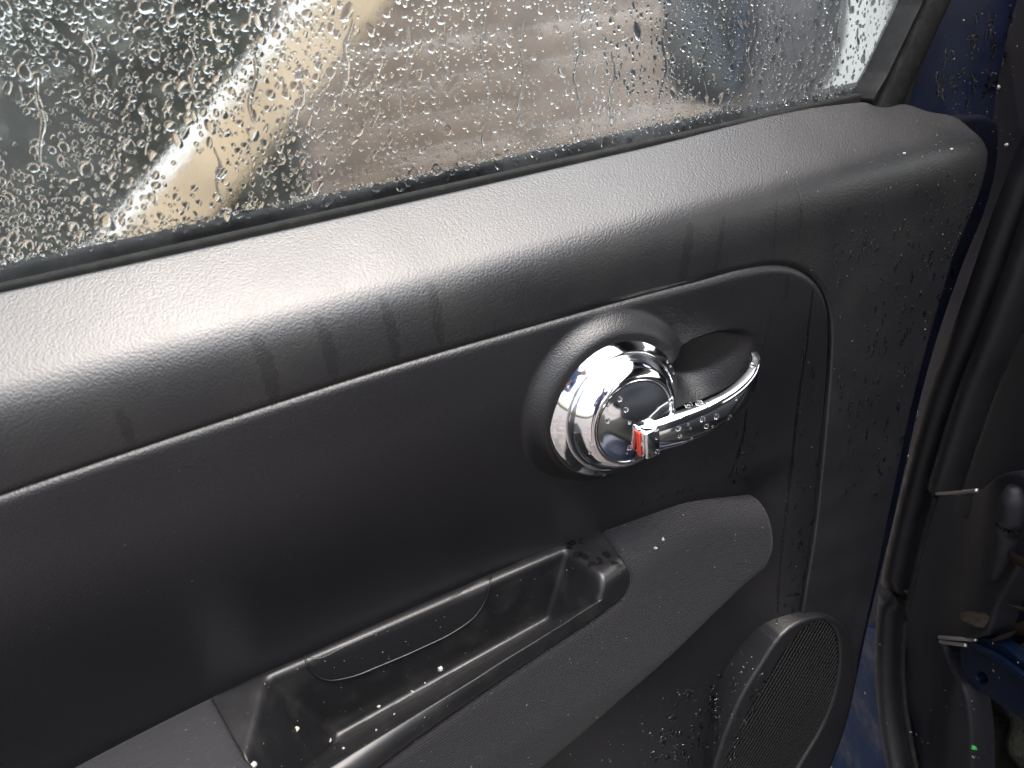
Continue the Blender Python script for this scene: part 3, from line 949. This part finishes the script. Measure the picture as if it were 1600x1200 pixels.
# the pane carries on beyond the picture, and so does the rain on it
cellm = {}; n_e = 0; tries = 0
while n_e < 4600 and tries < 30000:
    tries += 1
    x, z = rng.uniform(-.62, .34), rng.uniform(.138, .36)
    if x > .245 + .62 * (z - .13):
        continue
    cq = (np.array([x, YG, z]) - CAM) @ R
    qx, qy = 800 + F * cq[0] / -cq[2], 600 - F * cq[1] / -cq[2]
    if inside(np.array([[qx, qy]]), gpx)[0]:
        continue
    r = float(np.clip(rng.lognormal(1.25, .42), 1.5, 9)) * .00042
    key = (int(x // .006), int(z // .006))
    if any((a - x)**2 + (b - z)**2 < (.95 * (c_ + r))**2 for dx in (-1, 0, 1) for dz in (-1, 0, 1) for a, b, c_ in cellm.get((key[0] + dx, key[1] + dz), ())):
        continue
    cellm.setdefault(key, []).append((x, z, r)); n_e += 1
    add(outer, blob(np.array([x, YG + .0006, z]), np.array([0, 1.0, 0]), r, r * rng.uniform(.26, .46), elong=rng.choice([1, 1.15, 1.45]), ang=rng.normal(0, .5), seg=8, rings=3, jit=.16))


def ribbon(pts3, nrm, wid, hgt, store=None):
    n = len(pts3); vs, fs = [], []
    T = np.gradient(pts3, axis=0)
    K = 5
    for i in range(n):
        s_ = np.cross(T[i], nrm[i]); s_ /= np.linalg.norm(s_) + 1e-12
        e = math.sin(math.pi * min(1, max(0, (i + .35) / (n - .3))))**.35 * (1 + .22 * math.sin(i * 1.7) + .12 * math.sin(i * 3.1))
        for k in range(K):
            q = -1 + 2 * k / (K - 1)
            vs.append(pts3[i] + s_ * wid * q * e + nrm[i] * hgt * (1 - q * q) * e)
    for i in range(n - 1):
        for k in range(K - 1):
            fs.append((i * K + k, i * K + k + 1, (i + 1) * K + k + 1, (i + 1) * K + k))
    return vs, fs


for (x0, y0, x1, y1) in ((548, 30, 535, 150), (475, 110, 462, 205), (458, 165, 452, 205), (338, 230, 345, 320), (222, 160, 226, 205), (755, 0, 762, 190), (135, 40, 150, 120), (640, 40, 628, 210), (905, 60, 900, 170), (1105, 20, 1100, 150), (1180, 10, 1172, 120), (300, 60, 306, 160), (592, 90, 584, 200), (690, 10, 698, 120), (820, 30, 812, 200), (960, 80, 955, 190), (1040, 40, 1034, 170), (60, 120, 66, 260), (400, 60, 392, 190)):
    t = np.linspace(0, 1, 16); pxs = x0 + (x1 - x0) * t + 4 * np.sin(t * 9 + x0); pys = y0 + (y1 - y0) * t
    p3 = np.array([P(a, b, YG + .0006) for a, b in zip(pxs, pys)])
    add(outer, ribbon(p3, np.tile([0, 1.0, 0], (16, 1)), .0011 * rng.uniform(.7, 1.5), .0007))
# beads crowded along the foot of the pane
for k in range(520):
    px = rng.uniform(-10, 1345); py = np.interp(px, [0, 350, 700, 1000, 1350], [414, 338, 266, 200, 140]) - abs(rng.normal(0, 4))
    c = P(px, py, YG - .0006); r = rng.uniform(1.2, 3.4) / F * np.linalg.norm(c - CAM)
    add(inner, blob(c, np.array([0, -1.0, 0]), r, r * .6, elong=rng.uniform(.6, 1.1), seg=7, rings=2, jit=.3))
obj('raindrops', outer[0], outer[1], 'water', label='rain drops scattered over the outside of the window pane', cat='water drops', kind='stuff')
obj('condensation_beads', inner[0], inner[1], 'water', label='small water beads on the inside of the window pane', cat='water drops', kind='stuff')

# ---- drops on the trim, door edge and lower panel
store = ([], [])


def scatter(n, poly, r0, r1, el, hk=.35, only=None, not_=()):
    poly = np.array(poly, float); lo, hi = poly.min(0), poly.max(0); k = 0; tr = 0
    while k < n and tr < n * 30:
        tr += 1
        p = rng.uniform(lo, hi)
        if not inside(p[None], poly)[0]:
            continue
        hcast = cast(*p)
        if hcast is None or hcast[2].split('.')[0] in not_:
            continue
        l, nn, nm, dist = hcast
        r = rng.uniform(r0, r1)**1.0 / F * dist
        add(store, blob(l + nn * .00012, nn, r, r * hk, elong=rng.uniform(*el), ang=rng.normal(0, .12), seg=8, rings=3, jit=.28)); k += 1


scatter(190, [(1290, 330), (1480, 262), (1535, 262), (1480, 470), (1430, 620), (1380, 800), (1300, 760), (1310, 520)], 1.4, 4.0, (1.0, 2.6))
scatter(60, [(1250, 520), (1300, 540), (1285, 760), (1250, 960), (1225, 960), (1240, 760)], 1.2, 3.4, (1.2, 2.6))
scatter(46, [(1000, 740), (1180, 660), (1200, 750), (1110, 756), (1000, 790)], 1.2, 3.6, (1.0, 2.2))
scatter(75, [(1010, 1190), (1060, 1090), (1150, 1040), (1165, 1080), (1130, 1150), (1110, 1200)], 1.8, 5.2, (.9, 1.6), hk=.5)
scatter(60, [(1130, 1200), (1150, 1120), (1180, 1070), (1200, 1060), (1160, 1150), (1145, 1200)], 1.2, 3.0, (.9, 1.5), hk=.5)
scatter(60, [(1490, 40), (1590, 0), (1560, 150), (1500, 180), (1440, 160)], 1.6, 4.4, (1, 2.2), hk=.4)
obj('trim_droplets', store[0], store[1], 'water', label='small water droplets beading on the black door trim and blue door frame', cat='water drops', kind='stuff')

store = ([], [])
scatter(16, [(885, 850), (925, 832), (958, 862), (968, 885), (930, 885), (900, 880)], 2.5, 7.5, (.9, 1.5), hk=.02)
M['wetmark'] = mat('wet_mark', (.0025, .0025, .003), .2, spec=.3, alpha=.42)
obj('wet_blotches', store[0], store[1], 'wetmark', label='dark wet blotches on the plastic end of the armrest pull pocket', cat='water', kind='stuff')

# ---- drops standing on the chrome handle
zs = [(515, 495, 4), (440, 538, 3), (553, 560, 5), (440, 630, 4), (575, 640, 3), (578, 797, 5), (558, 835, 2), (598, 880, 2), (838, 500, 4.5), (945, 533, 6.5), (1010, 520, 6), (1062, 532, 4), (1030, 618, 5), (1118, 602, 5), (1055, 665, 4.5), (880, 678, 5), (890, 725, 3.4), (955, 678, 2), (940, 652, 2), (960, 742, 2.5), (925, 775, 2), (1200, 608, 4), (1240, 490, 3), (1330, 510, 3), (1342, 280, 4), (1095, 665, 2), (338, 775, 3), (328, 830, 3), (418, 970, 2.5), (750, 822, 4), (890, 603, 3), (745, 740, 2.5), (850, 330, 2.5), (830, 290, 2.5), (812, 262, 2.5), (665, 112, 2.5)]
for (a, b, rp) in zs:
    hcst = cast(840 + a / 4, 500 + b / 4)
    if hcst is None or hcst[2].split('.')[0] not in ('door_handle', 'handle_boss', 'handle_lever', 'lock_tab'):
        continue
    l, nn, nm, dist = hcst; r = rp / F * dist * .95
    vf = blob(l + nn * .00008, nn, r, r * .55, elong=rng.uniform(.95, 1.15), seg=14, rings=4, jit=.06)
    obj('water_drop', vf[0], vf[1], 'water', label='clear round water drop standing on the chrome door handle', cat='water drop', group='water drops on the chrome handle')

# ---- water running down the trim
M['damp'] = mat('damp_film', (.002, .002, .003), .30, spec=.35, alpha=.13)
ROW = 'broad faint damp smudge in the row of smudges under the trim shoulder'
runs = [([(1271, 446), (1262, 520), (1246, 640), (1233, 760), (1219, 880), (1214, 975)], 3.0, 'water', 'long thin water trickle running down the insert panel to the speaker', None),
        ([(1166, 640), (1160, 685), (1150, 718), (1139, 750)], 3.4, 'water', 'short dark trickle running from under the chrome lever to the armrest', None),
        ([(1228, 268), (1243, 282), (1250, 305), (1251, 340), (1247, 395)], 1.8, 'water', 'curved trickle running over the trim shoulder above the insert corner', None),
        ([(1206, 480), (1199, 515), (1190, 548)], 2.2, 'water', 'short trickle ending at the hooked tip of the chrome lever', None),
        ([(1214, 312), (1212, 345), (1208, 402)], 2.0, 'damp', 'thin damp streak beside the curved trickle on the trim shoulder', None),
        ([(1131, 338), (1124, 390), (1118, 424)], 5, 'damp', 'narrower of two damp streaks on the trim above the finger scoop', None),
        ([(1080, 348), (1072, 400), (1064, 442)], 9, 'damp', 'broader of two damp streaks on the trim above the finger scoop', None),
        ([(184, 640), (198, 670), (208, 694)], 8, 'damp', 'lone damp smudge on the trim, well apart from the row of smudges', None),
        ([(396, 520), (420, 580), (428, 625)], 12, 'damp', ROW, 'damp smudges under the shoulder'), ([(494, 492), (514, 545), (522, 592)], 10, 'damp', ROW, 'damp smudges under the shoulder'),
        ([(596, 462), (612, 515), (620, 562)], 9, 'damp', ROW, 'damp smudges under the shoulder'), ([(672, 440), (684, 500), (690, 538)], 9, 'damp', ROW, 'damp smudges under the shoulder'),
        ([(1232, 430), (1229, 450), (1226, 470)], 4, 'damp', 'short damp mark just inside the rounded corner of the insert panel', None)]
for pts, wd, mm, lab, grp in runs:
    pp = spline(pts, 7); P3, N3, D3 = [], [], []
    for a, b in pp:
        hc = cast(a, b)
        if hc:
            P3.append(hc[0] + hc[1] * .00015); N3.append(hc[1]); D3.append(hc[3])
    if len(P3) > 3:
        vf = ribbon(np.array(P3), np.array(N3), wd / F * np.mean(D3), .0003 if mm == 'water' else .00008)
        obj('water_run' if mm == 'water' else 'damp_streak', vf[0], vf[1], mm, label=lab, cat='water', group=grp)

# ---- crumbs and dust
def crumb(px, py, rp, m, name, **kw):
    hc = cast(px, py)
    if hc is None:
        return
    l, nn, nm, dist = hc; r = rp / F * dist
    vf = blob(l - nn * .00005, nn, r, r * .9, elong=rng.uniform(.8, 1.5), ang=rng.uniform(0, 3), seg=7, rings=2, jit=.4, closed=True)
    obj(name, vf[0], vf[1], m, smooth=False, **kw)


for px, py, rp in ((645, 1081, 2.8), (592, 1104, 2.4), (664, 1067, 1.6), (616, 1116, 1.6), (536, 1170, 2.4), (588, 1141, 1.6), (516, 1157, 2.2)):
    crumb(px, py, rp, 'crumb', 'crumb', label='small white crumb lying on the floor of the armrest pull pocket', cat='crumb', group='crumbs in the pull pocket')
crumb(689, 1045, 4.2, 'crumb', 'crumb', label='largest white crumb, on the back edge of the pull pocket floor', cat='crumb')
crumb(464, 1139, 3.8, 'grit', 'sandy_crumb', label='sandy coloured crumb on the plastic left of the pull pocket', cat='crumb')
crumb(397, 1195, 4.5, 'crumb', 'white_crumb', label='white crumb on the seam between fabric and pull pocket surround', cat='crumb')
for px, py in ((1036, 843), (1025, 856)):
    crumb(px, py, 2.4, 'crumb', 'speck', label='tiny white speck on the armrest fabric near its top', cat='speck', group='specks on the armrest')
for px, py in ((1413, 240), (1487, 233)):
    crumb(px, py, 2.2, 'crumb', 'speck', label='bright white speck on the corner of the trim ledge', cat='speck', group='specks on the trim ledge')
for px, py in ((1560, 136), (1573, 226)):
    crumb(px, py, 3, 'crumb', 'speck', label='white speck stuck to the blue door pillar', cat='speck', group='specks on the blue pillar')
crumb(1521, 1168, 3.2, 'green', 'plastic_fragment', label='bright green plastic fragment in the soiled footwell', cat='fragment')
dust = ([], [])
def dusting(n, poly, r0, r1):
    poly = np.array(poly, float); lo, hi = poly.min(0), poly.max(0); k = 0
    for _ in range(n * 4):
        p = rng.uniform(lo, hi)
        if k >= n or not inside(p[None], poly)[0]:
            continue
        hc = cast(*p)
        if hc is None or hc[2] in ('door_handle', 'handle_boss', 'handle_lever'):
            continue
        l, nn, nm, dist = hc; r = .72 * r0 * (r1 / r0)**(rng.random()**3) / F * dist
        add(dust, blob(l, nn, r, r * .7, elong=rng.uniform(.8, 1.8), ang=rng.uniform(0, 3), seg=5, rings=1, jit=.3)); k += 1


dusting(240, [(130, 1200), (330, 1100), (930, 830), (1190, 770), (1210, 850), (900, 1200)], .6, 1.6)
dusting(70, [(1250, 300), (1540, 220), (1480, 420), (1330, 900), (1240, 900)], .5, 1.4)
dusting(60, [(1380, 170), (1500, 190), (1540, 240), (1380, 300), (1240, 330)], .5, 1.5)
dusting(90, [(1480, 0), (1600, 0), (1600, 250), (1480, 480), (1380, 700), (1440, 500)], .6, 2.2)
dusting(60, [(1350, 980), (1600, 980), (1600, 1200), (1330, 1200)], .7, 2.6)
dusting(70, [(900, 1190), (1150, 1000), (1200, 1050), (1120, 1200)], .7, 2.0)
dusting(60, [(0, 800), (820, 560), (820, 800), (300, 1050), (0, 1150)], .4, .9)
obj('dust_specks', dust[0], dust[1], 'dust', smooth=False, label='fine pale dust and grit specks on trim, armrest and pillar', cat='dust', kind='stuff')
# dead leaves and grit behind the bracket
lea = [(1560, 985, 14), (1590, 1000, 16), (1596, 975, 13), (1540, 965, 12), (1598, 870, 16), (1585, 940, 10)]
for px, py, rp in lea:
    hc = cast(px, py)
    if hc is None:
        continue
    l, nn, nm, dist = hc; r = rp / F * dist
    vf = blob(l + nn * .006, nn + rng.normal(0, .35, 3), r, r * .25, elong=1.3, ang=rng.uniform(0, 3), seg=11, rings=3, jit=.3)
    obj('dead_leaf', vf[0], vf[1], 'leaf', label='crumpled brown dead leaf caught in the footwell by the blue bracket', cat='leaf', group='dead leaves in the footwell')

# ================================================================== the photographer, seen only as a reflection in the chrome
def person():
    import bmesh
    cx, cy = CAM[0] - .24, CAM[1] - .50
    g = GZ
    fwd = np.array([.32, .95, 0]); fwd /= np.linalg.norm(fwd); sd_ = np.array([fwd[1], -fwd[0], 0])
    o = np.array([cx, cy, 0])
    J, E_, Rr = [], [], []

    def j(f, s, z, r, par=None):
        J.append(o + fwd * f + sd_ * s + np.array([0, 0, g + z])); Rr.append(r)
        if par is not None:
            E_.append((par, len(J) - 1))
        return len(J) - 1
    pel = j(0, 0, .95, (.165, .12)); wst = j(.0, 0, 1.10, (.150, .11), pel); chs = j(.02, 0, 1.30, (.175, .125), wst); nb = j(.03, 0, 1.46, (.085, .075), chs)
    nk = j(.05, 0, 1.53, (.055, .055), nb); hd = j(.08, 0, 1.62, (.075, .090), nk); tpv = j(.09, 0, 1.70, (.070, .085), hd); j(.10, 0, 1.745, (.035, .045), tpv)
    cl = (CAM - o - np.array([0, 0, g])); cf, cs, cz = cl.dot(fwd), cl.dot(sd_), cl[2]
    for sg in (-1, 1):
        hp = j(0, .10 * sg, .88, (.092, .092), pel); kn = j(.03, .12 * sg, .50, (.062, .062), hp); an = j(-.01, .13 * sg, .09, (.045, .045), kn)
        hl = j(.04, .135 * sg, .05, (.045, .042), an); j(.17, .15 * sg, .035, (.036, .030), hl)
        sh = j(.02, .185 * sg, 1.40, (.068, .068), chs); el = j(.12, .25 * sg, 1.14, (.050, .050), sh)
        wr = j(cf - .20, cs + .10 * sg, cz - .02, (.032, .030), el); pm = j(cf - .14, cs + .085 * sg, cz + .0, (.036, .020), wr)
        for k in range(4):
            a = j(cf - .085, cs + (.080 - .004 * k) * sg, cz - .035 + .022 * k, (.009, .009), pm); j(cf - .06, cs + .052 * sg, cz - .035 + .021 * k, (.008, .008), a)
        a = j(cf - .125, cs + .060 * sg, cz + .035, (.010, .010), pm); j(cf - .10, cs + .045 * sg, cz + .05, (.009, .009), a)
    me = bpy.data.meshes.new('person'); me.from_pydata([tuple(p + np.array([0, 0, H])) for p in J], E_, [])
    ob = bpy.data.objects.new('person', me); SC.collection.objects.link(ob)
    sk = ob.modifiers.new('skin', 'SKIN'); ob.modifiers.new('sub', 'SUBSURF').levels = 1
    ob.modifiers['sub'].render_levels = 1
    for i, r in enumerate(Rr):
        me.skin_vertices[0].data[i].radius = r
    me.skin_vertices[0].data[0].use_root = True
    bpy.context.view_layer.update()
    ev = ob.evaluated_get(bpy.context.evaluated_depsgraph_get()); nm = bpy.data.meshes.new_from_object(ev)
    ob.modifiers.clear(); ob.data = nm
    for k in ('coat', 'trouser', 'skin'):
        nm.materials.append(M[k])
    for p in nm.polygons:
        c = np.array(p.center); z = c[2] - H - g; q = (c - np.array([0, 0, H]) - o); ff_ = q.dot(fwd)
        p.use_smooth = True
        p.material_index = 2 if (z > 1.52 or (ff_ > cf - .19 and z > .6)) else (0 if z > .80 else 1)
    tag(ob, 'person in dark blue coat photographing the door, reflected small in the chrome handle', 'person')
    hv, hf = superell(o + fwd * .055 + np.array([0, 0, g + 1.70]), (.088, .098, .075), 1.0)
    hair = obj('hair', hv, hf, 'tyre', ob)


person()
